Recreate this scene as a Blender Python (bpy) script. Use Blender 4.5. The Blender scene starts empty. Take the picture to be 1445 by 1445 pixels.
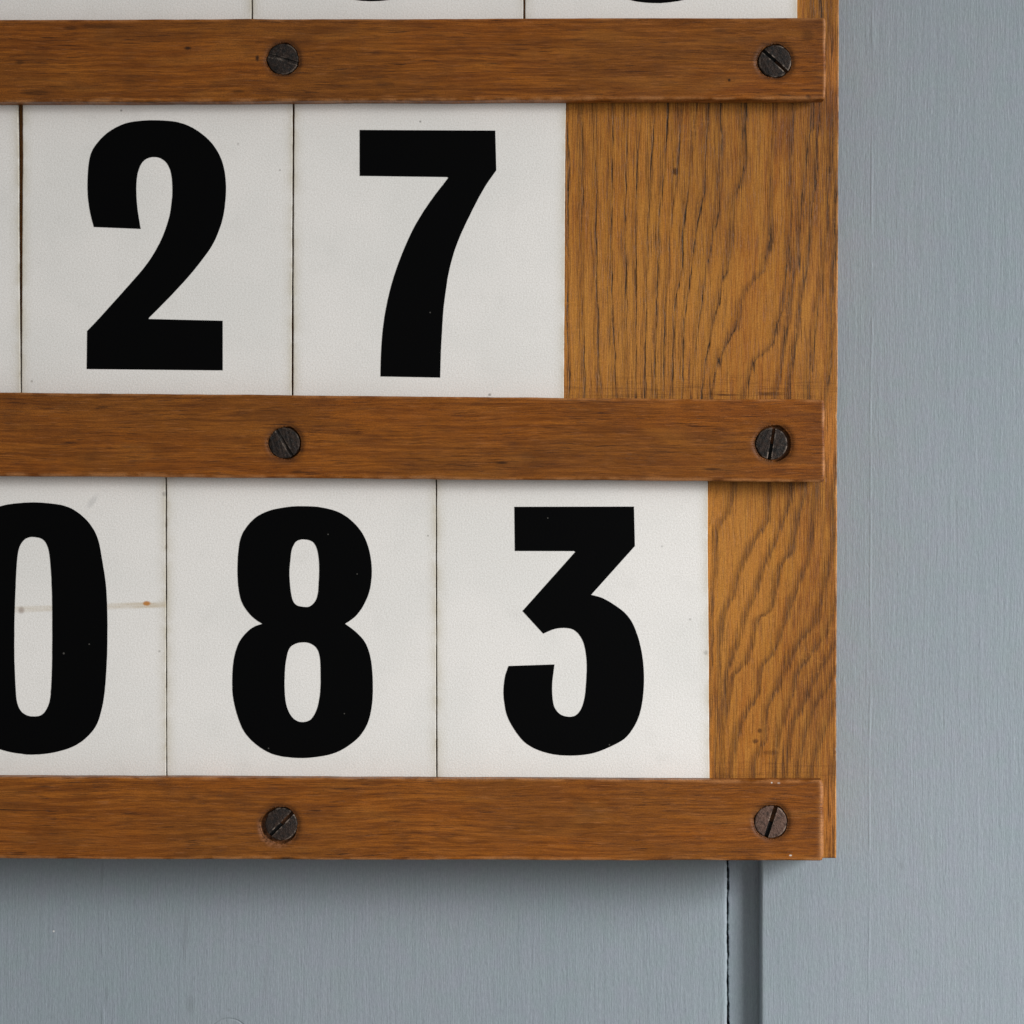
import bpy, bmesh, math, random
import numpy as np
from mathutils import Vector
random.seed(4)
S = 0.00025            # metres per measured unit (u); the wall plane is y = 0, heights h stand out towards -y
D = 3600.0             # camera distance from the wall, in u
CX = CY = 722.5
scene = bpy.context.scene
col = scene.collection

# ---------------------------------------------------------------- camera, world, lamps, exposure
cam = bpy.data.cameras.new('camera'); cam.sensor_width = 36; cam.lens = 36 * D / 1445
cam.clip_start = 0.01; cam.clip_end = 100
co = bpy.data.objects.new('camera', cam); col.objects.link(co)
co.location = (0, -D * S, 0); co.rotation_euler = (math.radians(90), 0, 0)
scene.camera = co
w = bpy.data.worlds.new('World'); scene.world = w; w.use_nodes = True
bg = w.node_tree.nodes['Background']
bg.inputs[0].default_value = (1.0, 0.985, 0.955, 1); bg.inputs[1].default_value = 0.32

def lamp(name, loc, target, size, size_y, power, color):
    l = bpy.data.lights.new(name, 'AREA'); l.shape = 'RECTANGLE'; l.size = size; l.size_y = size_y
    l.energy = power; l.color = color
    o = bpy.data.objects.new(name, l); col.objects.link(o); o.location = loc
    o.rotation_euler = (Vector(target) - Vector(loc)).to_track_quat('-Z', 'Y').to_euler()
    return o
key = lamp('window_light', (1.35, -0.82, 0.28), (0.15, 0, -0.60), 0.8, 0.6, 10.9, (1.0, 0.99, 0.98)); key.data.spread = math.radians(86)
scene.view_settings.view_transform = 'Standard'; scene.view_settings.look = 'None'
scene.view_settings.exposure = 0; scene.view_settings.gamma = 1
scene.render.engine = 'CYCLES'

# ---------------------------------------------------------------- small node language
class G:
    def __init__(s, name, rough=0.6, spec=0.4):
        s.m = bpy.data.materials.new(name); s.m.use_nodes = True
        s.t = s.m.node_tree; s.n = s.t.nodes; s.bsdf = s.n['Principled BSDF']
        s.bsdf.inputs['Roughness'].default_value = rough
        s.bsdf.inputs['Specular IOR Level'].default_value = spec
        a = s.n.new('ShaderNodeAttribute'); a.attribute_name = 'surf'
        s.P = a.outputs['Vector']
        sp = s.n.new('ShaderNodeSeparateXYZ'); s.t.links.new(s.P, sp.inputs[0])
        s.x, s.y, s.h = sp.outputs[0], sp.outputs[1], sp.outputs[2]
    def put(s, sock, v):
        if isinstance(v, bpy.types.NodeSocket): s.t.links.new(v, sock)
        elif isinstance(v, (tuple, list)): sock.default_value = (*v[:3], 1) if len(sock.default_value) == 4 else v
        else: sock.default_value = v
    def m_(s, op, a, b=0.0, c=None, clamp=False):
        n = s.n.new('ShaderNodeMath'); n.operation = op; n.use_clamp = clamp
        s.put(n.inputs[0], a); s.put(n.inputs[1], b)
        if c is not None: s.put(n.inputs[2], c)
        return n.outputs[0]
    def add(s, a, b): return s.m_('ADD', a, b)
    def sub(s, a, b): return s.m_('SUBTRACT', a, b)
    def mul(s, a, b): return s.m_('MULTIPLY', a, b)
    def step(s, v, a, b, o0=0.0, o1=1.0):
        n = s.n.new('ShaderNodeMapRange'); n.interpolation_type = 'SMOOTHSTEP'
        s.put(n.inputs[0], v); n.inputs[1].default_value = a; n.inputs[2].default_value = b
        n.inputs[3].default_value = o0; n.inputs[4].default_value = o1
        return n.outputs[0]
    def vec(s, x, y, z=0.0):
        n = s.n.new('ShaderNodeCombineXYZ'); s.put(n.inputs[0], x); s.put(n.inputs[1], y); s.put(n.inputs[2], z)
        return n.outputs[0]
    def noise(s, fx, fy, seed=0.0, detail=2.0, rough=0.55, x=None, y=None, dist=0.0):
        n = s.n.new('ShaderNodeTexNoise'); n.inputs['Scale'].default_value = 1
        n.inputs['Detail'].default_value = detail; n.inputs['Roughness'].default_value = rough
        n.inputs['Distortion'].default_value = dist
        v = s.vec(s.mul(x or s.x, fx), s.mul(y or s.y, fy), s.add(s.mul(s.h, 0.03), seed))
        s.t.links.new(v, n.inputs['Vector']); return n.outputs['Fac']
    def mix(s, f, a, b, mode='MIX'):
        n = s.n.new('ShaderNodeMix'); n.data_type = 'RGBA'; n.blend_type = mode
        s.put(n.inputs[0], f); s.put(n.inputs[6], a); s.put(n.inputs[7], b)
        return n.outputs[2]
    def spot(s, cx, cy, rx, ry, soft=0.35, ang=0.0):
        dx, dy = s.sub(s.x, cx), s.sub(s.y, cy)
        if ang:
            c, q = math.cos(ang), math.sin(ang)
            dx, dy = s.add(s.mul(dx, c), s.mul(dy, q)), s.sub(s.mul(dy, c), s.mul(dx, q))
        a = s.m_('POWER', s.m_('ABSOLUTE', s.mul(dx, 1 / rx)), 2.0)
        b = s.m_('POWER', s.m_('ABSOLUTE', s.mul(dy, 1 / ry)), 2.0)
        return s.step(s.m_('SQRT', s.add(a, b)), 1 - soft, 1 + soft, 1.0, 0.0)
    def attr(s, name):
        a = s.n.new('ShaderNodeAttribute'); a.attribute_name = name; return a.outputs['Fac']
    def bump(s, height, dist_u, strength=1.0):
        b = s.n.new('ShaderNodeBump'); b.inputs['Strength'].default_value = strength
        b.inputs['Distance'].default_value = dist_u * S
        s.t.links.new(height, b.inputs['Height'])
        s.t.links.new(b.outputs[0], s.bsdf.inputs['Normal'])
    def out(s, c, rough=None):
        s.put(s.bsdf.inputs['Base Color'], c)
        if rough is not None: s.put(s.bsdf.inputs['Roughness'], rough)
        return s.m
def srgb(r, g, b, k=1.0):
    f = lambda c: ((c / 255 + 0.055) / 1.055) ** 2.4 if c > 10 else c / 255 / 12.92
    return (f(r) * k, f(g) * k, f(b) * k)

SCREWS = [  # x, y, head radius, slot angle in degrees (0 = horizontal, anticlockwise), hole (dx, dy, radius)
    (399, 83, 22, -16, 0, 0, 23.2), (1094, 86, 23, -42, -1, 0, 24.5),
    (401, 625, 22, -59, 1, 0, 23.6), (1089, 626, 22.5, 81, 2.2, -0.4, 26.0),
    (397, 1163, 23, 45, -3.0, 1.6, 26.5), (1088, 1160, 23, 72, 0, 0, 24.2)]

# ---------------------------------------------------------------- materials
def mat_oak():
    g = G('oak', 0.55, 0.2)
    low = g.mul(g.step(g.x, 960, 1010), g.step(g.y, 560, 680))
    right = g.step(g.x, 985, 1040)
    gap = g.attr('gap')
    wig = g.add(g.mul(g.sub(g.noise(.30, .05, 12, 2), .5), 3.0), g.mul(g.sub(g.noise(.03, .02, 9, 3), .5), g.add(6, g.mul(right, 6))))
    wig = g.add(wig, g.mul(g.sub(g.noise(.42, .007, 71, 3, .7), .5), g.add(4, g.mul(right, 17))))
    v = g.add(g.attr('ring'), g.m_('DIVIDE', wig, gap))
    sd = g.mul(g.sub(g.m_('FRACT', g.add(v, .5)), .5), gap)          # signed distance to the nearest growth line
    ad = g.m_('ABSOLUTE', sd)
    wd = g.add(g.mul(g.noise(.02, .012, 33, 2), 3.2), g.mul(low, 1.2))
    core = g.m_('SUBTRACT', 1.0, g.m_('DIVIDE', ad, wd), clamp=True)
    halo = g.m_('MULTIPLY', g.step(sd, -12, -1, 0, 1), g.step(sd, 0, 5, 1, 0))
    f3 = g.m_('FRACT', g.add(g.mul(v, 3.0), g.mul(g.noise(.05, .01, 35, 1), 1.4)))
    minor = g.mul(g.m_('POWER', f3, 5.0), g.step(f3, .93, 1.0, 1, 0))
    band = core
    soft = halo
    pn = g.noise(.42, .022, 1, 2, .6)
    pores = g.step(pn, .42, .60)
    fine = g.noise(.62, .022, 6, 2, .65)
    finep = g.step(fine, .54, .68)
    med = g.noise(.09, .004, 15, 2)
    big = g.noise(.006, .004, 20, 2)
    base = g.mix(g.step(big, .35, .65), srgb(180, 113, 41), srgb(162, 97, 34))
    base = g.mix(g.mul(g.step(med, .35, .7), .55), base, srgb(184, 126, 52))
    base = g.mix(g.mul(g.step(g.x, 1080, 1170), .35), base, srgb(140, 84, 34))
    for (x, y, rx, ry, k) in [(885, 455, 105, 105, .55), (1150, 420, 30, 110, .3), (1040, 800, 45, 130, .4), (1100, 470, 30, 50, .25)]:
        base = g.mix(g.mul(g.spot(x, y, rx, ry, .8), k), base, srgb(196, 134, 62))
    for (x, y, rx, ry, k) in [(1020, 230, 60, 120, .35), (1160, 220, 30, 120, .45), (1130, 690, 60, 40, .4), (1150, 950, 35, 120, .4), (830, 200, 50, 70, .2)]:
        base = g.mix(g.mul(g.spot(x, y, rx, ry, .8), k), base, srgb(118, 70, 28))
    c = g.mix(g.mul(soft, .42), base, srgb(108, 66, 26))
    c = g.mix(g.mul(g.step(fine, .55, .35), .48), c, srgb(206, 144, 64))
    c = g.mix(g.mul(finep, g.add(.26, g.mul(soft, .40))), c, srgb(84, 52, 18))
    strength = g.step(g.noise(.05, .004, 31, 2), .36, .56, .10, .95)
    mk = g.mul(g.mul(minor, pores), g.mul(strength, g.sub(.75, g.mul(right, .45))))
    c = g.mix(mk, c, srgb(78, 48, 18))
    figk = g.mul(g.mul(halo, right), g.step(g.noise(.35, .03, 61, 2), .25, .6, .35, 1))
    c = g.mix(g.mul(figk, g.add(.32, g.mul(low, .12))), c, srgb(84, 48, 18))
    dk = g.mul(g.mul(band, g.add(.25, g.mul(pores, 1.5))), g.mul(strength, g.sub(.90, g.mul(low, .60))))
    dk = g.m_('MAXIMUM', dk, 0.0)
    c = g.mix(g.m_('MINIMUM', dk, .93), c, srgb(56, 36, 14))
    c = g.mix(g.mul(g.step(g.x, 560, 700, 1, 0), .6), c, srgb(46, 22, 14))  # oak behind the cards darkened, painting in the shade of the card gap
    # light flecks (rays) across the late wood
    ray = g.mul(g.step(g.noise(.06, .16, 40, 1), .63, .72), g.step(g.noise(.01, .01, 41, 1), .5, .65))
    c = g.mix(g.mul(ray, .25), c, srgb(196, 130, 58))
    for (x, y, rx, ry) in [(1172, 100, 9, 48), (1171, 620, 9, 56), (1170, 1150, 9, 50)]:  # brighter strips beside the rail ends: lit oak painted into the colour
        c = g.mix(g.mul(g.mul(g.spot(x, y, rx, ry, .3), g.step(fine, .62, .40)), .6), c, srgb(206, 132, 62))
    # old dirt lines and cross scoring left beside the rails
    score = g.step(g.noise(.02, .55, 50, 2), .5, .64)
    near = g.m_('MAXIMUM', g.spot(960, 548, 260, 18, .5), g.spot(1100, 1088, 100, 16, .6))
    c = g.mix(g.mul(g.mul(score, near), .32), c, srgb(84, 48, 18))
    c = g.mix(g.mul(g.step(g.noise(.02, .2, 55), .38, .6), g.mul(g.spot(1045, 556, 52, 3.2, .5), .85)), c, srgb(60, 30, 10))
    c = g.mix(g.mul(g.spot(1110, 183, 14, 34, .7), .35), c, srgb(84, 40, 34))
    c = g.mix(g.mul(g.spot(1175, 150, 26, 34, .8), .4), c, srgb(104, 54, 30))
    c = g.mix(g.mul(g.spot(953, 242, 4, 5, .5), .8), c, srgb(60, 30, 12))
    c = g.mix(g.mul(g.spot(1066, 1046, 4, 3, .5), .7), c, srgb(60, 30, 12))
    c = g.mix(g.mul(g.spot(1072, 1031, 3, 3, .5), .7), c, srgb(60, 30, 12))
    c = g.mix(g.mul(g.spot(1087, 1062, 12, 3, .5), .4), c, srgb(60, 30, 12))
    # scuffed arris
    wr = g.mul(g.attr('wear_glint'), g.step(g.noise(.3, .05, 70, 3), .42, .6))
    c = g.mix(g.mul(wr, .75), c, srgb(214, 160, 104))
    sp = g.noise(.8, .8, 60, 1)
    c = g.mix(g.step(sp, .3, .7, 0, .45), c, g.mix(1.0, c, srgb(150, 150, 150), 'MULTIPLY'))
    hgt = g.sub(g.sub(g.mul(g.noise(.5, .02, 80, 2), .35), g.mul(dk, .7)), g.mul(finep, .35))
    g.bump(hgt, 1.4, .7)
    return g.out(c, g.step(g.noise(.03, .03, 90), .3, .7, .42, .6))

def mat_rail():
    g = G('rail_wood', 0.55, 0.2)
    yw = g.add(g.y, g.mul(g.sub(g.noise(.004, .02, 2, 2), .5), 16))
    a = g.noise(.007, .2, 1, 3, .6, y=yw)
    b = g.noise(.025, .8, 5, 2, .6, y=yw)
    big = g.noise(.004, .02, 8, 2)
    c = g.mix(g.step(a, .33, .68), srgb(122, 66, 15), srgb(170, 100, 30))
    c = g.mix(g.step(big, .35, .65, 0, .45), c, srgb(150, 82, 20))
    c = g.mix(g.step(g.noise(.003, .008, 88, 2), .4, .62, 0, .4), c, srgb(118, 74, 28))
    c = g.mix(g.step(b, .52, .68, 0, .55), c, srgb(80, 40, 14))
    d = g.noise(.024, .72, 11, 3, .6, y=yw)
    zone = g.step(g.noise(.008, .05, 12, 2), .42, .6)
    dash = g.mul(g.step(d, .575, .66), zone)
    c = g.mix(g.mul(dash, .85), c, srgb(50, 26, 9))
    c = g.mix(g.step(g.noise(.010, .035, 18, 3), .52, .68, 0, .28), c, srgb(86, 44, 14))
    c = g.mix(g.step(g.noise(.008, .03, 19, 3), .54, .70, 0, .25), c, srgb(176, 114, 46))
    d2 = g.noise(.035, 1.1, 131, 2, .6, y=g.add(yw, g.mul(g.noise(.02, .1, 132, 1), 4)))
    c = g.mix(g.mul(g.step(d2, .56, .64), .42), c, srgb(70, 36, 10))
    l = g.mul(g.step(g.noise(.03, .6, 14, 2, y=yw), .60, .70), .40)
    c = g.mix(l, c, srgb(178, 116, 66))
    # greyed, handled patches
    pt = g.step(g.noise(.02, .03, 17, 3), .55, .72)
    c = g.mix(g.mul(pt, .25), c, srgb(84, 52, 26))
    # grime along the lower and upper arris
    for (x, y, rx, ry, k) in [(265, 68, 4.5, 2.2, .9), (363, 82, 2.4, 4, .9), (1029, 113, 1.8, 2, .95), (28, 88, 6, 2.5, .6),
                              (1140, 137, 4, 3, .8), (405, 1212, 9, 3, .9), (708, 653, 8, 2, .8), (336, 129, 9, 2, .6),
                              (50, 130, 18, 4, .5), (145, 37, 30, 3, .5), (100, 39, 9, 3, .5), (1140, 50, 8, 9, .4),
                              (420, 666, 9, 2, .5), (1005, 662, 12, 1.6, .7), (1016, 43, 10, 2, .4)]:
        c = g.mix(g.mul(g.spot(x, y, rx, ry, .6), k), c, srgb(42, 24, 10))
    # end grain, darker near the right-hand ends
    end = g.mul(g.step(g.x, 1120, 1160), g.step(g.noise(.05, .3, 23, 2), .35, .65))
    c = g.mix(g.mul(end, .45), c, srgb(84, 46, 24))
    # iron staining round the screws
    ring = None
    for (x, y, r_, an, dx, dy, hr) in SCREWS:
        q = g.spot(x + dx, y + dy, hr + 3, hr + 3, .34)
        ring = q if ring is None else g.m_('MAXIMUM', ring, q)
    sn = g.step(g.noise(.12, .12, 29, 3), .30, .55, .5, 1)
    c = g.mix(g.mul(g.mul(ring, sn), .8), c, srgb(42, 28, 18))
    c = g.mix(g.mul(g.mul(g.spot(391, 1172, 27, 25, .08), g.step(g.noise(.25, .25, 31), .35, .6)), .3), c, srgb(176, 120, 84))
    w = g.mul(g.attr('wear_glint'), g.step(g.noise(.03, .03, 33, 3), .36, .60))
    c = g.mix(g.mul(w, .62), c, srgb(204, 142, 88))
    for (x, y, rx, ry, k) in [(1089, 1104.5, 1.1, 1.1, .8), (1099, 1105, 2, 1.2, .35), (1115.5, 1207, 1.9, 1.1, .9)]:
        c = g.mix(g.mul(g.spot(x, y, rx, ry, .3), k), c, (.8, .78, .72))
    sp = g.noise(.75, .9, 60, 2, .7)
    c = g.mix(g.step(sp, .34, .66, 0, .55), c, g.mix(1.0, c, srgb(140, 140, 140), 'MULTIPLY'))
    hgt = g.sub(g.add(g.mul(a, .6), g.mul(b, .4)), g.mul(dash, .6))
    g.bump(hgt, 1.3, .6)
    return g.out(c, g.step(g.noise(.03, .05, 90), .3, .7, .40, .58))

def mat_card():
    g = G('card', 0.6, 0.2)
    c = g.mix(g.step(g.noise(.006, .006, 1, 3), .35, .65), srgb(240, 238, 235), srgb(234, 233, 230))
    c = g.mix(g.step(g.noise(.5, .5, 4, 2, .7), .35, .68, 0, .35), c, srgb(192, 188, 180))
    c = g.mix(g.step(g.noise(.02, .02, 6, 3), .54, .78, 0, .10), c, srgb(176, 176, 170))
    # yellowed rims
    c = g.mix(g.mul(g.attr('rim'), g.step(g.noise(.03, .03, 7, 3), .3, .62, .25, .85)), c, srgb(186, 176, 150))
    c = g.mix(g.mul(g.mul(g.attr('wear_glint'), g.step(g.noise(.1, .06, 8, 3), .56, .64)), .35), c, srgb(142, 130, 102))
    # tape stain across the oldest card, small flecks
    lin = g.m_('MULTIPLY', g.step(g.m_('ABSOLUTE', g.sub(g.y, g.add(861, g.mul(g.x, -.034)))), 2.0, 6.0, 1, 0), g.step(g.x, 212, 238, 1, .9))
    lin = g.mul(lin, g.m_('MULTIPLY', g.step(g.x, 233.5, 234.2, 1, 0), g.step(g.y, 700, 702)))
    streak = g.mul(lin, g.step(g.noise(.02, .3, 14, 2), .3, .6, .35, .8))
    c = g.mix(g.mul(streak, g.add(.75, g.mul(g.step(g.x, 146, 205, -.35, 0), 1.0))), c, srgb(184, 162, 120))
    c = g.mix(g.mul(g.spot(207, 851.5, 5, 3.2, .4), .9), c, srgb(186, 118, 34))
    c = g.mix(g.mul(g.spot(30, 861, 4, 4.5, .6), .5), c, srgb(120, 96, 80))
    for (x, y, r_, k) in [(171, 156, 1.4, .9), (593, 171.5, 1.3, .9), (395, 240, 1.4, .6), (691, 557, 2, .8), (604, 756, 1.2, .7),
                          (934, 771, 1.4, .5), (974, 874, 1.6, .5), (45, 538, 1.6, .6), (225, 919, 1.6, .6), (336, 203, 1.8, .35), (232, 697, 3.2, .5), (996, 921, 3, .45)]:
        c = g.mix(g.mul(g.spot(x, y, r_, r_, .5), k * .65), c, srgb(60, 54, 44))
    c = g.mix(g.mul(g.spot(130, 708, 10, 4, .6, -.9), .22), c, srgb(120, 124, 130))
    g.bump(g.noise(.35, .35, 44, 3, .7), .7, .5)
    return g.out(c)

def mat_black():
    g = G('black_enamel', 0.65, 0.05)
    c = g.mix(g.noise(.4, .4, 3, 2), (.0003, .0005, .0007), (.0012, .0012, .0014))
    c = g.mix(g.step(g.noise(.13, .13, 9, 1), 1.80, 1.84), c, srgb(120, 116, 108))
    g.bump(g.noise(.3, .3, 5, 3), .5, .35)
    for (x, y, r_) in [(607, 441, 1.3), (463, 754, 1.2), (504, 810, 1.1), (773, 731, 1.2), (126, 909, 1.3), (90, 922, 1.8), (379, 1056, 1.3), (860, 1051, 1.3), (486, 1007, 1.1)]:
        c = g.mix(g.mul(g.spot(x, y, r_ * .7, r_ * .7, .5), .16), c, srgb(190, 186, 178))
    return g.out(c)

def mat_paint():
    g = G('blue_grey_paint', 0.5, 0.35)
    xw = g.add(g.x, g.mul(g.sub(g.noise(.004, .002, 1, 2), .5), 20))
    br = g.noise(.16, .004, 2, 3, .62, x=xw)
    br2 = g.noise(.5, .03, 3, 2, x=xw)
    big = g.noise(.003, .0012, 7, 3)
    c = g.mix(g.step(big, .35, .65), srgb(148, 160, 167), srgb(154, 163, 171))
    c = g.mix(g.step(br, .35, .65, 0, .14), c, srgb(134, 146, 156))
    c = g.mix(g.step(g.noise(.012, .012, 12, 3), .5, .7, 0, .18), c, srgb(150, 156, 158))
    c = g.mix(g.step(g.noise(.03, .03, 15, 2), .42, .62, 0, .16), c, srgb(158, 154, 174))
    c = g.mix(g.step(g.noise(.03, .03, 16, 2), .42, .62, 0, .16), c, srgb(140, 164, 160))
    c = g.mix(g.step(g.noise(.55, .13, 13, 3, .75), .3, .7, 0, .30), c, srgb(108, 118, 126))
    c = g.mix(g.step(g.noise(.75, .75, 19, 2, .8), .3, .7, 0, .26), c, srgb(108, 118, 126))
    for (x, y, rx, ry, k, a) in [(268, 1416, 5, 13, .32, 0), (262, 1320, 3.5, 36, .30, .06), (150, 1405, 2, 14, .3, .08), (145, 1230, 2, 16, .25, 0),
                                 (323, 1425, 2, 2, .4, 0), (375, 1380, 3, 34, .18, .05), (1272, 1222, 3, 6, .3, .1)]:
        c = g.mix(g.mul(g.spot(x, y, rx, ry, .7, a), k * .6), c, srgb(84, 84, 88))
    c = g.mix(g.mul(g.spot(76, 1314, 1.3, 1.3, .4), .8), c, (.8, .8, .78))
    # brushed relief, one long run, a plugged knot
    run = g.mul(g.step(g.m_('ABSOLUTE', g.sub(g.x, g.add(g.add(1228, g.mul(g.noise(.001, .006, 27, 1), 6)), g.mul(g.y, -.0035)))), .3, 2.4, 1, 0), g.step(g.noise(.001, .01, 20, 2), .40, .56, .15, 1))
    run2 = g.mul(g.step(g.m_('ABSOLUTE', g.sub(g.x, 145.5)), .5, 3, 1, 0), g.step(g.noise(.001, .012, 28, 2), .48, .58))
    d = g.m_('SQRT', g.add(g.m_('POWER', g.m_('ABSOLUTE', g.mul(g.sub(g.x, 322), 1 / 24.)), 2.0), g.m_('POWER', g.m_('ABSOLUTE', g.mul(g.sub(g.y, 1454), 1 / 17.)), 2.0)))
    knot = g.step(g.m_('ABSOLUTE', g.sub(d, 1)), 0.0, .10, 1, 0)
    h = g.add(g.mul(br, .5), g.mul(br2, .45))
    h = g.add(h, g.mul(g.noise(.28, .09, 22, 3, .65), .6))
    h = g.add(h, g.add(g.mul(run, .38), g.mul(run2, .5)))
    h = g.add(h, g.mul(g.noise(.07, .012, 141, 3, .6, x=xw), .65))
    h = g.sub(h, g.mul(knot, .9))
    h = g.add(h, g.mul(g.step(g.noise(.10, .04, 33, 1), .68, .82), .22))
    g.bump(h, 1.5, .5)
    return g.out(c, g.step(g.noise(.02, .02, 90), .3, .7, .45, .6))

def mat_iron():
    g = G('old_iron', 0.6, 0.4)
    g.bsdf.inputs['Metallic'].default_value = 0.25
    n = g.noise(.16, .16, 2, 3, .65)
    rusty = g.step(g.add(g.mul(g.x, .0006), g.mul(g.y, .0011)), 1.45, 1.9)
    c = g.mix(g.step(n, .35, .65), srgb(11, 7, 5), srgb(42, 28, 19))
    c = g.mix(g.mul(rusty, g.step(n, .3, .55, .3, .8)), c, srgb(104, 78, 66))
    c = g.mix(g.mul(g.step(g.noise(.3, .3, 8, 3), .58, .74), .25), c, srgb(110, 94, 84))
    c = g.mix(g.mul(g.attr('wear_glint'), g.step(g.noise(.15, .15, 10, 2), .40, .6, 0, .8)), c, srgb(186, 168, 152))
    c = g.mix(g.attr('slot'), c, (.0012, .001, .001))  # slot floor painted black in place of the shade in the recess
    g.bump(g.noise(.3, .3, 12, 4, .7), 2.2, .8)
    return g.out(c)

def mat_plain(name, c, rough=.8):
    g = G(name, rough, .2)
    return g.out(g.mix(g.noise(.1, .1, 1), c, tuple(v * .7 for v in c)))

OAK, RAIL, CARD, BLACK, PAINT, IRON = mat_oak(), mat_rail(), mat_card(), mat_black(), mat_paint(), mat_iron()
DARK = mat_plain('dark_sheet', (.03, .022, .016))

# ---------------------------------------------------------------- mesh building
def wpos(x, y, h, href):
    k = (D - href) / D * S      # measured size of a thing whose face stands href above the wall
    return ((x - CX) * k, -h * S, (CY - y) * k)

def make(name, X, Y, H, faces, smooth, href, mat, parent=None, attrs=None, origin=None):
    k = (D - href) / D * S
    V = np.stack([(X - CX) * k, -H * S, (CY - Y) * k], 1)
    if parent is not None: off = np.array(world_loc(parent))
    elif origin is not None: off = np.array(origin)
    else: off = np.zeros(3)
    me = bpy.data.meshes.new(name)
    me.from_pydata((V - off).tolist(), [], faces)
    a = me.attributes.new('surf', 'FLOAT_VECTOR', 'POINT')
    a.data.foreach_set('vector', np.stack([X, Y, H], 1).astype(np.float32).ravel())
    for nm, val in (attrs or {}).items():
        a = me.attributes.new(nm, 'FLOAT', 'POINT'); a.data.foreach_set('value', np.asarray(val, np.float32))
    me.polygons.foreach_set('use_smooth', np.asarray(smooth, bool))
    me.materials.append(mat)
    bm = bmesh.new(); bm.from_mesh(me); bmesh.ops.recalc_face_normals(bm, faces=bm.faces); bm.to_mesh(me); bm.free()
    me.update()
    o = bpy.data.objects.new(name, me); col.objects.link(o)
    if parent is not None: o.parent = parent
    elif origin is not None: o.location = origin
    return o
def world_loc(o):
    v = Vector(o.location)
    while o.parent is not None:
        o = o.parent; v = v + Vector(o.location)
    return v

def field(name, X, Y, H, hb, href, mat, parent=None, attrs=None, origin=None, extra=None):
    """closed block whose front is the height field H over the grid X,Y (2-D arrays), back at hb"""
    nx, ny = X.shape
    N = nx * ny
    idx = np.arange(N).reshape(nx, ny)
    f = np.stack([idx[:-1, :-1], idx[1:, :-1], idx[1:, 1:], idx[:-1, 1:]], -1).reshape(-1, 4).tolist()
    sm = [True] * len(f)
    per = np.concatenate([idx[:, 0], idx[-1, 1:], idx[-2::-1, -1], idx[0, -2:0:-1]])
    x, y, h = X.ravel(), Y.ravel(), H.ravel()
    P = len(per)
    ax = np.concatenate([x, x[per], x[per]]); ay = np.concatenate([y, y[per], y[per]])
    ah = np.concatenate([h, h[per], np.full(P, hb)])
    for i in range(P):
        j = (i + 1) % P
        f.append([N + i, N + j, N + P + j, N + P + i]); sm.append(False)
    f.append([N + P + i for i in range(P)]); sm.append(False)
    at = {}
    for nm, v in (attrs or {}).items():
        v = v.ravel(); at[nm] = np.concatenate([v, v[per], v[per] * 0])
    if extra is not None:       # a second plain block (x0,x1,y0,y1,h0,h1) joined on
        x0, x1, ya, yb, yc, yd, h0, h1 = extra
        b = len(ax)
        ax = np.concatenate([ax, [x0, x1, x1, x0] * 2]); ay = np.concatenate([ay, [ya, yb, yd, yc] * 2])
        ah = np.concatenate([ah, [h0] * 4 + [h1] * 4])
        for q in ([0, 1, 2, 3], [4, 5, 6, 7], [0, 1, 5, 4], [1, 2, 6, 5], [2, 3, 7, 6], [3, 0, 4, 7]):
            f.append([b + i for i in q]); sm.append(False)
        at = {k2: np.concatenate([v, np.zeros(8)]) for k2, v in at.items()}
    return make(name, ax, ay, ah, f, sm, href, mat, parent, at, origin)

def empty(name, loc, parent=None, **props):
    o = bpy.data.objects.new(name, None); col.objects.link(o); o.empty_display_size = .02
    if parent is not None: o.parent = parent; loc = Vector(loc) - world_loc(parent)
    o.location = loc
    for k, v in props.items(): o[k] = v
    return o

def wob(t, seed, scales=((90, 1.0), (31, .5), (11, .25), (4, .12))):
    """smooth handmade wander along a length"""
    r = np.random.RandomState(seed); out = np.zeros_like(t, dtype=float)
    for L, a in scales:
        k0 = int(t.min() // L) - 2; n = int((t.max() - t.min()) // L) + 6
        v = r.uniform(-1, 1, n); u = t / L - k0; i = np.floor(u).astype(int); fr = u - i
        fr = fr * fr * (3 - 2 * fr)
        out += a * (v[i] * (1 - fr) + v[i + 1] * fr)
    return out

def edge_offsets(length, R, stepc):
    e = [0, .12, .3, .55, .8, 1.1, 1.5, 2.0, 2.7, 3.6, 5, 7]
    e = [v * R / 3.6 for v in e]
    n = max(2, int((length - 2 * e[-1]) / stepc))
    mid = np.linspace(e[-1], length - e[-1], n + 1)[1:-1]
    return np.concatenate([e, mid, length - np.array(e[::-1])])

def round_drop(e, R):
    e = np.clip(e, 0, R); q = R - e
    return R - np.sqrt(np.maximum(R * R - q * q, 0))

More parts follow.
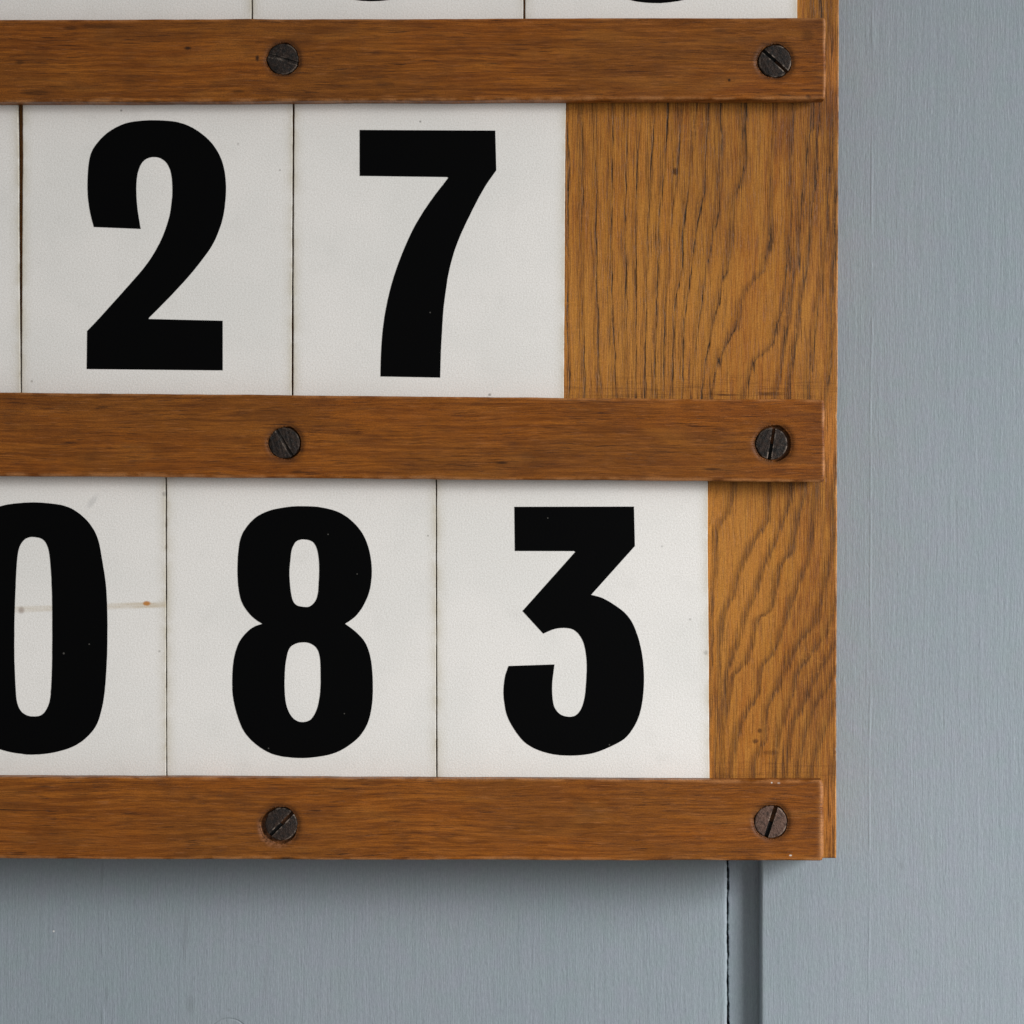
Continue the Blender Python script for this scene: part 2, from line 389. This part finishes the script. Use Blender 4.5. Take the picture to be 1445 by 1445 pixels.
# ---------------------------------------------------------------- the wall: painted boards with a rebated joint
wall = empty('wall', (0, 0, 0), kind='structure', label='blue grey painted boarded wall with one vertical joint below the board')
def plank(x0, x1, y0, y1, htop, hb, R, seed, jag0=0.0, jag1=0.0, name='wall_board', step=45, Rr=None):
    ox = edge_offsets(x1 - x0, R, step) + x0
    ys = np.arange(y0, y1 + 1, 2.2)
    vis = (ys > 1150) & (ys < 1560)
    ys = np.concatenate([np.arange(y0, 1150, 25), np.arange(1150, 1560, 1.2), np.arange(1560, y1 + 1, 25)]) if (jag0 or jag1) else np.arange(y0, y1 + 1, 25)
    X, Y = np.meshgrid(ox, ys, indexing='ij')
    eL, eR = X - x0, x1 - X
    H = htop - round_drop(np.minimum(eL, eR), R)
    H = H + wob(Y, seed, ((400, .6), (120, .3))) * np.clip(np.minimum(eL, eR) / 30, 0, 1)
    jl = wob(ys, seed + 1, ((60, .6), (22, .8), (8, .6), (3.2, .35))) * jag0
    jr = wob(ys, seed + 2, ((60, .5), (9, .7), (3.2, .6))) * jag1
    X = X + jl[None, :] * np.exp(-eL / 3) + jr[None, :] * np.exp(-eR / 3)
    return field(name, X, Y, H, hb, 0, PAINT, wall)
plank(-1500, 1026.2, -900, 2400, 0, -55, 5.0, 11, jag1=.6)
plank(1073.5, 2900, -900, 2400, 1.5, -20, 4.0, 14)
plank(1029.9, 1300, -900, 2400, -24, -54, 1.4, 17, jag0=1.25, name='joint_tongue', step=8)
bx = np.array([-1500., 2900.]); X, Y = np.meshgrid(bx, np.array([-900., 2400.]), indexing='ij')
field('light_stop_sheet', X, Y, X * 0 - 58, -80, 0, DARK, wall)  # added dark sheet, stops light leaking in behind the joint crack

# ---------------------------------------------------------------- the number board
HB = 92.0            # face of the backboard
HC = HB + 8.0        # face of the cards
HR0, HR1 = HB + 10.0, HB + 37.0
board = empty('number_board', wpos(500, 1211, 0, 0), label='wooden number board with three screwed rails holding white numeral cards', category='board')

def growth_lines():
    U = lambda p: [(780 + u / 3.141, 120 + v / 3.141) for u, v in p]
    L = lambda p: [(990 + u / 3.211, 660 + v / 3.211) for u, v in p]
    G_ = [U([(122,100),(130,400),(128,700),(130,1000),(140,1350)]),
          U([(185,100),(190,400),(186,700),(195,1000),(208,1350)]),
          U([(262,100),(258,400),(255,700),(262,1000),(282,1350)]),
          U([(325,100),(320,400),(319,700),(322,1000),(330,1350)]),
          U([(385,100),(368,400),(362,700),(365,1000),(368,1350)]),
          U([(445,100),(430,400),(415,700),(410,1000),(408,1350)]),
          U([(510,100),(490,400),(470,550),(468,700),(460,900),(455,1080),(452,1350)]),
          U([(565,100),(545,400),(525,560),(510,760),(497,960),(492,1100),(490,1350)]),
          U([(630,100),(605,400),(585,540),(575,650),(568,800),(542,950),(528,1300)]),
          U([(684,100),(668,480),(640,600),(615,750),(600,900),(580,1050),(575,1350)]),
          U([(740,100),(745,340),(730,560),(700,700),(670,850),(655,980),(620,1250),(615,1350)]),
          U([(840,100),(862,330),(805,500),(795,700),(740,920),(710,1050),(680,1200),(660,1350)]),
          U([(980,120),(970,400),(960,700),(930,820),(860,900),(832,960),(812,1080),(740,1180),(700,1350)]) + L([(8,300),(5,1300)]),
          U([(1060,150),(1055,500),(1048,700),(1030,950),(1000,1050),(980,1150),(930,1190),(895,1220),(850,1350)]) + L([(150,100),(130,200),(75,270),(62,380),(45,800),(35,1300)]),
          U([(1140,200),(1110,450),(1088,700),(1062,900),(1050,1000),(1020,1200),(990,1350)]) + L([(310,120),(300,240),(225,350),(190,430),(150,580),(105,670),(85,800),(78,960),(70,1300)]),
          U([(1180,130),(1152,400),(1135,700),(1112,850),(1092,1050),(1062,1230),(1050,1350)]) + L([(405,120),(375,240),(330,350),(290,440),(240,580),(200,670),(165,800),(105,960),(90,1300)]),
          U([(1225,100),(1230,300),(1215,600),(1190,900),(1150,1130),(1130,1340)]) + L([(470,120),(440,220),(412,380),(360,450),(345,540),(310,650),(250,690),(230,800),(205,880),(135,950),(118,1080),(100,1300)]),
          U([(1275,100),(1268,380),(1250,600),(1240,900),(1225,1250)]) + L([(520,120),(512,240),(490,420),(440,540),(400,640),(370,740),(330,850),(280,900),(265,1020),(210,1100),(175,1180),(150,1280),(130,1450)]),
          U([(1330,100),(1320,600),(1300,1250)]) + L([(600,120),(590,400),(560,560),(520,700),(440,800),(390,900),(350,1000),(302,1090),(290,1240),(245,1320),(240,1450)]),
          U([(1390,100),(1380,600),(1360,1250)]) + L([(680,300),(620,600),(560,760),(470,880),(430,940),(420,1010),(380,1110),(350,1250),(330,1400)]),
          U([(1450,100),(1440,600),(1420,1250)]) + L([(740,400),(640,750),(520,960),(470,1060),(420,1150),(395,1290),(380,1450)]),
          U([(1500,100),(1500,600),(1480,1250)]) + L([(790,400),(700,800),(590,960),(520,1080),(480,1180),(450,1290),(440,1450)]),
          U([(1560,100),(1560,600),(1540,1250)]) + L([(850,400),(760,800),(660,960),(590,1100),(550,1200),(520,1290),(500,1450)])]
    return [np.array(g) for g in G_]

def ring_field(X, Y):
    lines = growth_lines(); ys = Y[0]
    P = np.stack([np.interp(ys, g[:, 1], g[:, 0]) for g in lines])        # lines x rows
    k = np.array([.25, .5, .25])
    for q in range(2): P[:, 1:-1] = k[0] * P[:, :-2] + k[1] * P[:, 1:-1] + k[2] * P[:, 2:]
    for i in range(1, len(P)): P[i] = np.maximum(P[i], P[i - 1] + 4)
    n = len(P)
    ring = np.zeros_like(X); gap = np.zeros_like(X)
    for j in range(len(ys)):
        px = P[:, j]
        left = px[0] - 21.0 * np.arange(70, 0, -1); right = px[-1] + 30.0 * np.arange(1, 10)
        allx = np.concatenate([left, px, right]); idx = np.arange(-70, n + 9, dtype=float)
        ring[:, j] = np.interp(X[:, j], allx, idx) + 100
        gi = np.clip(np.searchsorted(allx, X[:, j]), 1, len(allx) - 1)
        gap[:, j] = np.clip(allx[gi] - allx[gi - 1], 4, 60)
    return ring, gap

def backboard():
    x0, x1, y0, y1 = -560., 1181.5, -420., 1211.
    xs = np.concatenate([np.linspace(x0, 780, 30)[:-1], np.linspace(780, 1160, 191)[:-1], x1 - np.array([21, 16, 12, 9, 7, 5, 4, 3.2, 2.5, 1.9, 1.4, 1, .65, .35, .15, 0])])
    ys = np.concatenate([np.arange(y0, -20, 20), np.arange(-20, 1196, 3.0), y1 - np.array([14, 9, 6, 4, 3, 2.2, 1.5, 1, .6, .3, .1, 0])])
    X, Y = np.meshgrid(xs, ys, indexing='ij')
    eR, eB = x1 - X, y1 - Y
    # arris knocked back unevenly with small chips
    R = 2.2 + 1.0 * wob(ys, 5, ((70, .8), (18, .6)))
    chip = np.clip(wob(ys, 8, ((26, .7), (7, .7), (3.5, .5))) - .75, 0, 2)
    R = np.clip(R + 2.0 * chip, .9, 5)[None, :] + X * 0
    H = HB - round_drop(eR, R) - round_drop(eB, 2.2)
    wear_glint = np.clip(1 - eR / (R * 1.1), 0, 1)
    wear_glint = np.maximum(wear_glint, np.clip(1 - eB / 3, 0, 1) * .6)
    ring, gap = ring_field(X, Y)
    H += wob(X, 21, ((120, .5), (40, .25)))
    lean = (722 - Y) / 1445 * 5.0                       # the edge runs 5 u out of plumb
    X = X + lean * np.clip((X - 300) / 800, 0, 1) - (chip * 1.1)[None, :] * np.exp(-eR / 3) \
          + (wob(ys, 9, ((200, .5), (60, .25))))[None, :] * np.exp(-eR / 40)
    # depth of the board only where it is solid: back stands off the wall a little
    return field('backboard', X, Y, H, 4.0, HB, OAK, board, {'wear_glint': wear_glint, 'ring': ring, 'gap': gap})
backboard()

def rail(x1, yl0, yr0, yl1, yr1, screws, seed):
    """slab over a narrower spine; yl/yr = edge heights at x=0 and x=1165 for top (0) and bottom (1) edges"""
    x0 = -560.
    xs = set(np.round(np.arange(x0, x1 - 18, 5.0), 3))
    for (sx, sy, r_, an, dx, dy, hr) in screws:
        xs = {v for v in xs if abs(v - sx - dx) > hr + 9}
        xs |= set(np.round(np.arange(sx + dx - hr - 8, sx + dx + hr + 8, .8), 3))
    xs = np.array(sorted(xs)); xs = np.concatenate([xs, x1 - np.array([15, 11, 8, 6, 4.6, 3.6, 2.8, 2.1, 1.5, 1, .6, .3, .1, 0])])
    T = yl0 + (yr0 - yl0) * xs / 1165 + wob(xs, seed, ((160, .5), (50, .3), (14, .12)))
    B = yl1 + (yr1 - yl1) * xs / 1165 + wob(xs, seed + 1, ((160, .5), (50, .3), (14, .12)))
    L = 115.
    e = np.array([0, .1, .3, .6, 1, 1.5, 2.1, 2.8, 3.6, 4.6, 6, 8])
    ts = np.concatenate([e, np.arange(9, L - 8.5, .9), L - e[::-1]]) / L
    X = np.repeat(xs[:, None], len(ts), 1)
    Y = T[:, None] + (B - T)[:, None] * ts[None, :]
    eT, eB_, eR = Y - T[:, None], B[:, None] - Y, x1 - X
    RT = np.clip(3.0 + 1.2 * wob(xs, seed + 2, ((80, 1), (25, .5))), 1.4, 6)[:, None]
    RB = np.clip(3.4 + 1.3 * wob(xs, seed + 3, ((80, 1), (25, .5))), 1.4, 6)[:, None]
    RR = 4.0 if seed < 300 else 6.0
    # rounded corners in plan
    H = HR1 - round_drop(eT, RT) - round_drop(eB_, RB) - round_drop(eR, RR)
    H = np.maximum(H, HR0 + 6)
    H += (wob(X, seed + 5, ((200, .5), (60, .3))) + wob(Y, seed + 6, ((60, .4), (20, .2))))
    wear_glint = np.maximum(np.maximum(np.clip(1.3 - eT / RT, 0, 1) * .8, np.clip(1.5 - eB_ / RB, 0, 1)), np.clip(1.5 - eR / RR, 0, 1))
    # the end was cut slightly out of square and its corners are dubbed off
    cut = wob(Y, seed + 7, ((60, 1.2), (15, .4)))
    dub = -2.2 * np.exp(-eT / 4) - 2.2 * np.exp(-eB_ / 4)
    X = X + (cut + dub) * np.exp(-eR / 8)
    for (sx, sy, r_, an, dx, dy, hr) in screws:
        rad = np.hypot(X - sx - dx, Y - sy - dy)
        th = np.arctan2(Y - sy - dy, X - sx - dx)
        hr_ = hr + .6 * np.sin(3 * th + seed) + .35 * np.sin(7 * th + seed * 2)
        lip = np.clip((hr_ - rad) / 1.6, 0, 1)
        H -= 7.0 * lip * lip * (3 - 2 * lip)
        H -= 1.3 * np.exp(-((rad - hr_) / 3.5) ** 2) * (rad > hr_) + 0.5 * np.exp(-np.abs(rad - hr_) / 8)
    org = wpos(600, (yl1 + yr1) / 2, HB, HR1)
    sp = (x0, x1 - 14, T[0] + 16, T[-1] + 16, B[0] - 16, B[-1] - 16, HB - .4, HR0 + .5)
    o = field('rail', X, Y, H, HR0, HR1, RAIL, board, {'wear_glint': wear_glint}, extra=sp)
    for s_ in screws: screw(o, *s_)
    return o

def screw(parent, sx, sy, R, ang, dx, dy, hr):
    sw = R * (.14 if sx > 1080 and sy > 1100 else .11)                                        # half width of slot
    us = [-1, -.995, -.98, -.955, -.92, -.88] + list(np.linspace(-.82, -.2, 15)) 
    left = np.array(us) * R
    left = left[left < -sw - .9]
    u = np.concatenate([left, [-sw - .8, -sw - .35, -sw, -sw + .25, -sw * .4]])
    u = np.concatenate([u, [0], -u[::-1]])
    t = np.concatenate([[-1, -.99, -.97, -.94, -.9, -.85], np.linspace(-.78, .78, 25), [.85, .9, .94, .97, .99, 1]])
    U, Tt = np.meshgrid(u, t, indexing='ij')
    half = np.sqrt(np.maximum(R * R - U * U, .02))
    V = Tt * half
    rad = np.hypot(U, V) / R
    top = HR1 - 1.2 + 0.9 * (1 - rad ** 2)
    top = top - 2.0 * np.clip((rad - .93) / .07, 0, 1) ** 2
    inslot = np.clip((sw - np.abs(U)) / .25, 0, 1)
    worn = 1.0 if sy > 1000 or sx > 1000 else .28
    H = top - 8 * worn * inslot * (.75 + .25 * np.sign(V)) + .35 * wob(U * 3 + V, int(sx), ((9, .8), (4, .5)))
    wear_glint = np.clip((rad - .9) / .06, 0, 1) * .55 + np.exp(-((np.abs(U) - sw - .3) / .5) ** 2) * .9
    a = math.radians(ang)
    # v runs along the slot
    X = sx + V * math.cos(a) - U * math.sin(a)
    Y = sy - (V * math.sin(a) + U * math.cos(a))
    if worn < 1: wear_glint = np.maximum(wear_glint * .5, np.exp(-((U + sw * .6) / 1.0) ** 2) * np.clip(1 - np.abs(V + R * .1) / (R * .5), 0, 1) * 1.6)  # shallow slots also get a painted highlight streak along one side
    wear_glint = wear_glint * (np.sin(X * .13 + Y * .21 + sx) * .5 + .6).clip(0, 1)
    return field('screw', X, Y, H, HR0 + 4, HR1, IRON, parent, {'wear_glint': wear_glint, 'slot': inslot * (1.0 if worn == 1.0 else .35)})

rail(1166., 27.3, 25.2, 143.8, 140, SCREWS[0:2], 100)
rail(1164., 553.6, 564.2, 672.2, 680, SCREWS[2:4], 200)
rail(1162., 1096.5, 1101, 1211.5, 1215, SCREWS[4:6], 300)

# ---------------------------------------------------------------- numerals, traced as corner and curve points
def outline(pts, ox, oy, z):
    """pts: (x, y) smooth, (x, y, 1) corner -> dense closed polyline"""
    P = [((p[0]) / z + ox, p[1] / z + oy, len(p) > 2) for p in pts]
    n = len(P); out = []
    for i in range(n):
        a, b = P[i], P[(i + 1) % n]
        p0 = P[i - 1] if not a[2] else None
        p3 = P[(i + 2) % n] if not b[2] else None
        if a[2] and b[2]: out.append(a[:2]); continue
        A, Bv = np.array(a[:2]), np.array(b[:2])
        M0 = (Bv - np.array(p0[:2])) * .5 if p0 else None
        M1 = (np.array(p3[:2]) - A) * .5 if p3 else None
        if M0 is None: M0 = (Bv - A) * 1.5 - M1 * .5
        if M1 is None: M1 = (Bv - A) * 1.5 - M0 * .5
        for k in range(5):
            s = k / 5
            v = (2*s**3-3*s**2+1)*A + (s**3-2*s**2+s)*M0 + (-2*s**3+3*s**2)*Bv + (s**3-s**2)*M1
            out.append(tuple(v))
    return np.array(out)
C = 1
TWO = [outline([(435,658,C),(418,590),(408,520),(406,450),(411,370),(425,310),(460,258),(510,213),(580,178),(650,166),(720,163),(800,168),(860,183),(920,215),(975,262),(1015,320),(1038,385),(1047,460),(1045,530),(1036,600),(1018,665),(985,740),(940,805),(880,880),(800,968),(745,1024),(692,1077,C),(688,1084,C),(1032,1092,C),(1032,1322,C),(402,1316,C),(404,1140,C),(450,1092),(520,1015),(600,925),(665,850),(715,778),(755,700),(785,610),(797,530),(799,470),(793,410),(775,365),(745,340),(712,334),(680,342),(655,365),(638,410),(632,470),(634,540),(641,600),(652,667,C)], 0, 120, 3.2833)]
SEVEN = [outline([(338,199,C),(939,202,C),(944,378,C),(900,440),(860,510),(820,590),(785,665),(755,745),(733,830),(720,910),(709,1000),(703,1090),(698,1190),(695,1297,C),(430,1292,C),(433,1190),(440,1090),(455,990),(475,900),(503,810),(540,715),(580,630),(625,555),(670,490),(702,449),(731,411,C),(726,408,C),(338,403,C)], 400, 120, 3.1413)]
_r = [(150,157),(220,161),(290,172),(345,197),(395,240),(430,290),(450,345),(465,430),(480,530),(486,640),(487,760),(484,880),(476,1000),(462,1090),(438,1165),(395,1220),(335,1262),(260,1287),(190,1298)]
ZERO = [outline(_r + [(130,1300)] + [(300 - x, y) for x, y in _r[:0:-1]], 0, 660, 3.2111),
        outline([(152,314),(185,320),(208,340),(222,380),(230,450),(235,540),(237,650),(237,800),(236,900),(232,1000),(225,1060),(208,1100),(185,1122),(150,1127),(118,1120),(92,1098),(76,1055),(70,980),(66,880),(65,780),(67,650),(71,540),(76,440),(85,370),(105,332),(128,317)], 0, 660, 3.2111)]
EIGHT = [outline([(450,707,C),(400,670),(360,615),(343,550),(338,470),(341,390),(352,320),(378,270),(425,222),(490,192),(570,177),(640,174),(720,180),(800,203),(860,245),(905,300),(932,365),(945,440),(944,510),(932,570),(905,630),(870,675),(825,707,C),(875,745),(915,790),(938,850),(948,920),(951,1000),(946,1080),(930,1150),(900,1205),(860,1245),(800,1283),(740,1303),(660,1314),(600,1314),(530,1306),(470,1285),(410,1243),(365,1190),(335,1115),(318,1040),(314,980),(317,900),(330,830),(355,775),(400,728)], 230, 660, 3.21),
         outline([(640,325),(670,331),(690,350),(703,390),(708,450),(706,520),(702,570),(690,605),(665,628),(635,630),(605,622),(587,598),(578,550),(573,480),(577,420),(584,370),(600,338),(620,327)], 230, 660, 3.21),
         outline([(635,791),(670,797),(698,820),(711,860),(714,920),(714,990),(708,1050),(695,1100),(670,1140),(635,1152),(600,1143),(572,1110),(556,1060),(551,1000),(552,930),(558,870),(572,820),(600,798)], 230, 660, 3.21)]
THREE = [outline([(372,177,C),(914,176,C),(918,355,C),(720,576,C),(770,590),(820,618),(870,655),(905,700),(930,760),(948,830),(957,900),(959,970),(953,1050),(938,1120),(910,1180),(870,1228),(810,1262),(740,1290),(680,1301),(620,1304),(560,1300),(500,1286),(445,1262),(405,1230),(365,1175),(338,1120),(326,1060),(323,1010),(329,950),(346,898,C),(554,891,C),(545,960),(543,1010),(549,1070),(565,1103),(590,1122),(625,1128),(655,1118),(678,1085),(692,1030),(698,960),(700,890),(694,830),(682,785),(660,750),(630,730),(590,726),(550,732),(503,752,C),(409,649,C),(648,381,C),(643,378,C),(374,377,C)], 610, 660, 3.21)]

def numeral(parent, loops, dx=0., dy=0., seed=0):
    cu = bpy.data.curves.new('numeral', 'CURVE'); cu.dimensions = '2D'; cu.fill_mode = 'BOTH'; cu.extrude = .2
    for q, L in enumerate(loops):
        L = L + np.random.RandomState(seed + q).normal(0, .05, L.shape)
        s = cu.splines.new('POLY'); s.points.add(len(L) - 1); s.use_cyclic_u = True
        s.points.foreach_set('co', np.column_stack([L[:, 0] + dx, L[:, 1] + dy, L[:, 0] * 0, L[:, 0] * 0 + 1]).ravel())
    tmp = bpy.data.objects.new('tmp', cu); col.objects.link(tmp)
    me = bpy.data.meshes.new_from_object(tmp.evaluated_get(bpy.context.evaluated_depsgraph_get()))
    bpy.data.objects.remove(tmp)
    v = np.array([p.co[:] for p in me.vertices]); f = [list(p.vertices) for p in me.polygons]
    bpy.data.meshes.remove(me)
    return make('numeral', v[:, 0], v[:, 1], HC + .12 + v[:, 2], f, [False] * len(f), HC, BLACK, parent)

# ---------------------------------------------------------------- cards
def card(xl_t, xl_b, xr_t, xr_b, yt, yb, label, loops=None, dx=0., dy=0., seed=0, group=None):
    """xl/xr = left and right edge at the top and bottom; yt/yb include what the rails hide"""
    W = xr_t - xl_t
    e = np.array([0, .15, .4, .8, 1.3, 2, 4, 8, 16])
    us = np.concatenate([e, np.linspace(16, W - 16, 8)[1:-1], W - e[::-1]]) / W
    Hh = yb - yt
    vs = np.concatenate([e, np.arange(20, Hh - 18, 4.0), Hh - e[::-1]]) / Hh
    U, Vv = np.meshgrid(us, vs, indexing='ij')
    jl, jr = wob(vs * Hh, seed, ((120, .35), (30, .2), (6, .12))), wob(vs * Hh, seed + 50, ((120, .35), (30, .2), (6, .12)))
    XL = xl_t + (xl_b - xl_t) * Vv + jl[None, :]; XR = xr_t + (xr_b - xr_t) * Vv + jr[None, :]
    X = XL + (XR - XL) * U; Y = yt + Hh * Vv
    ed = np.minimum(np.minimum(U, 1 - U) * W, np.minimum(Vv, 1 - Vv) * Hh)
    H = HC - round_drop(ed, .9) 
    rim = np.clip(1 - np.minimum(U, 1 - U) * W / 16, 0, 1) ** 2 * .7
    wear_glint = np.clip(1 - ed / 2, 0, 1)
    thick = HC - HB - .8
    base = wpos((xl_b + xr_b) / 2, yb, HB + .8, HC)
    props = dict(label=label, category='number card', group='white number cards slotted between the rails')
    root = empty('number_card', base, **props)
    field('card', X, Y, H, HB + .8, HC, CARD, root, {'rim': rim, 'wear_glint': wear_glint})
    if loops is not None: numeral(root, loops, dx, dy, seed)
    return root
card(-30, -30, 354.2, 354.6, -396, 42, 'white card whose bare lower strip shows at the top left corner of the board', seed=1)
card(356.6, 356.8, 738.6, 738.2, -396, 42, 'white card with a black sliver, second from the right end of the top row', THREE, 530 - 809.5, 1.5 - 1066, seed=2)
card(740.8, 741.0, 1125, 1125, -396, 42, 'white card at the right end of the top row with a black curved sliver', EIGHT, 928 - 427, 4.3 - 1069.5, seed=3)
card(-357, -354, 25.6, 28.6, 130, 572, 'blank edge of a white card left of the wide gap beside the numeral 2', seed=4)
card(32.4, 30.4, 413.0, 411.2, 130, 572, 'white card with large black numeral 2 in the middle row', TWO, seed=5)
card(415.4, 413.6, 798.4, 795.4, 130, 577, 'white card with large black numeral 7 beside the bare oak', SEVEN, seed=6)
card(-149, -147, 233.4, 234.4, 655, 1112, 'white card with black numeral 0 and a faint brown stain line across it', ZERO, seed=7)
card(234.9, 236, 614.8, 615.6, 657, 1113, 'white card with large black numeral 8 in the bottom row', EIGHT, seed=8)
card(616.3, 617.2, 998.4, 1001.2, 659, 1114, 'white card with large black numeral 3 at the right end of the bottom row', THREE, seed=9)
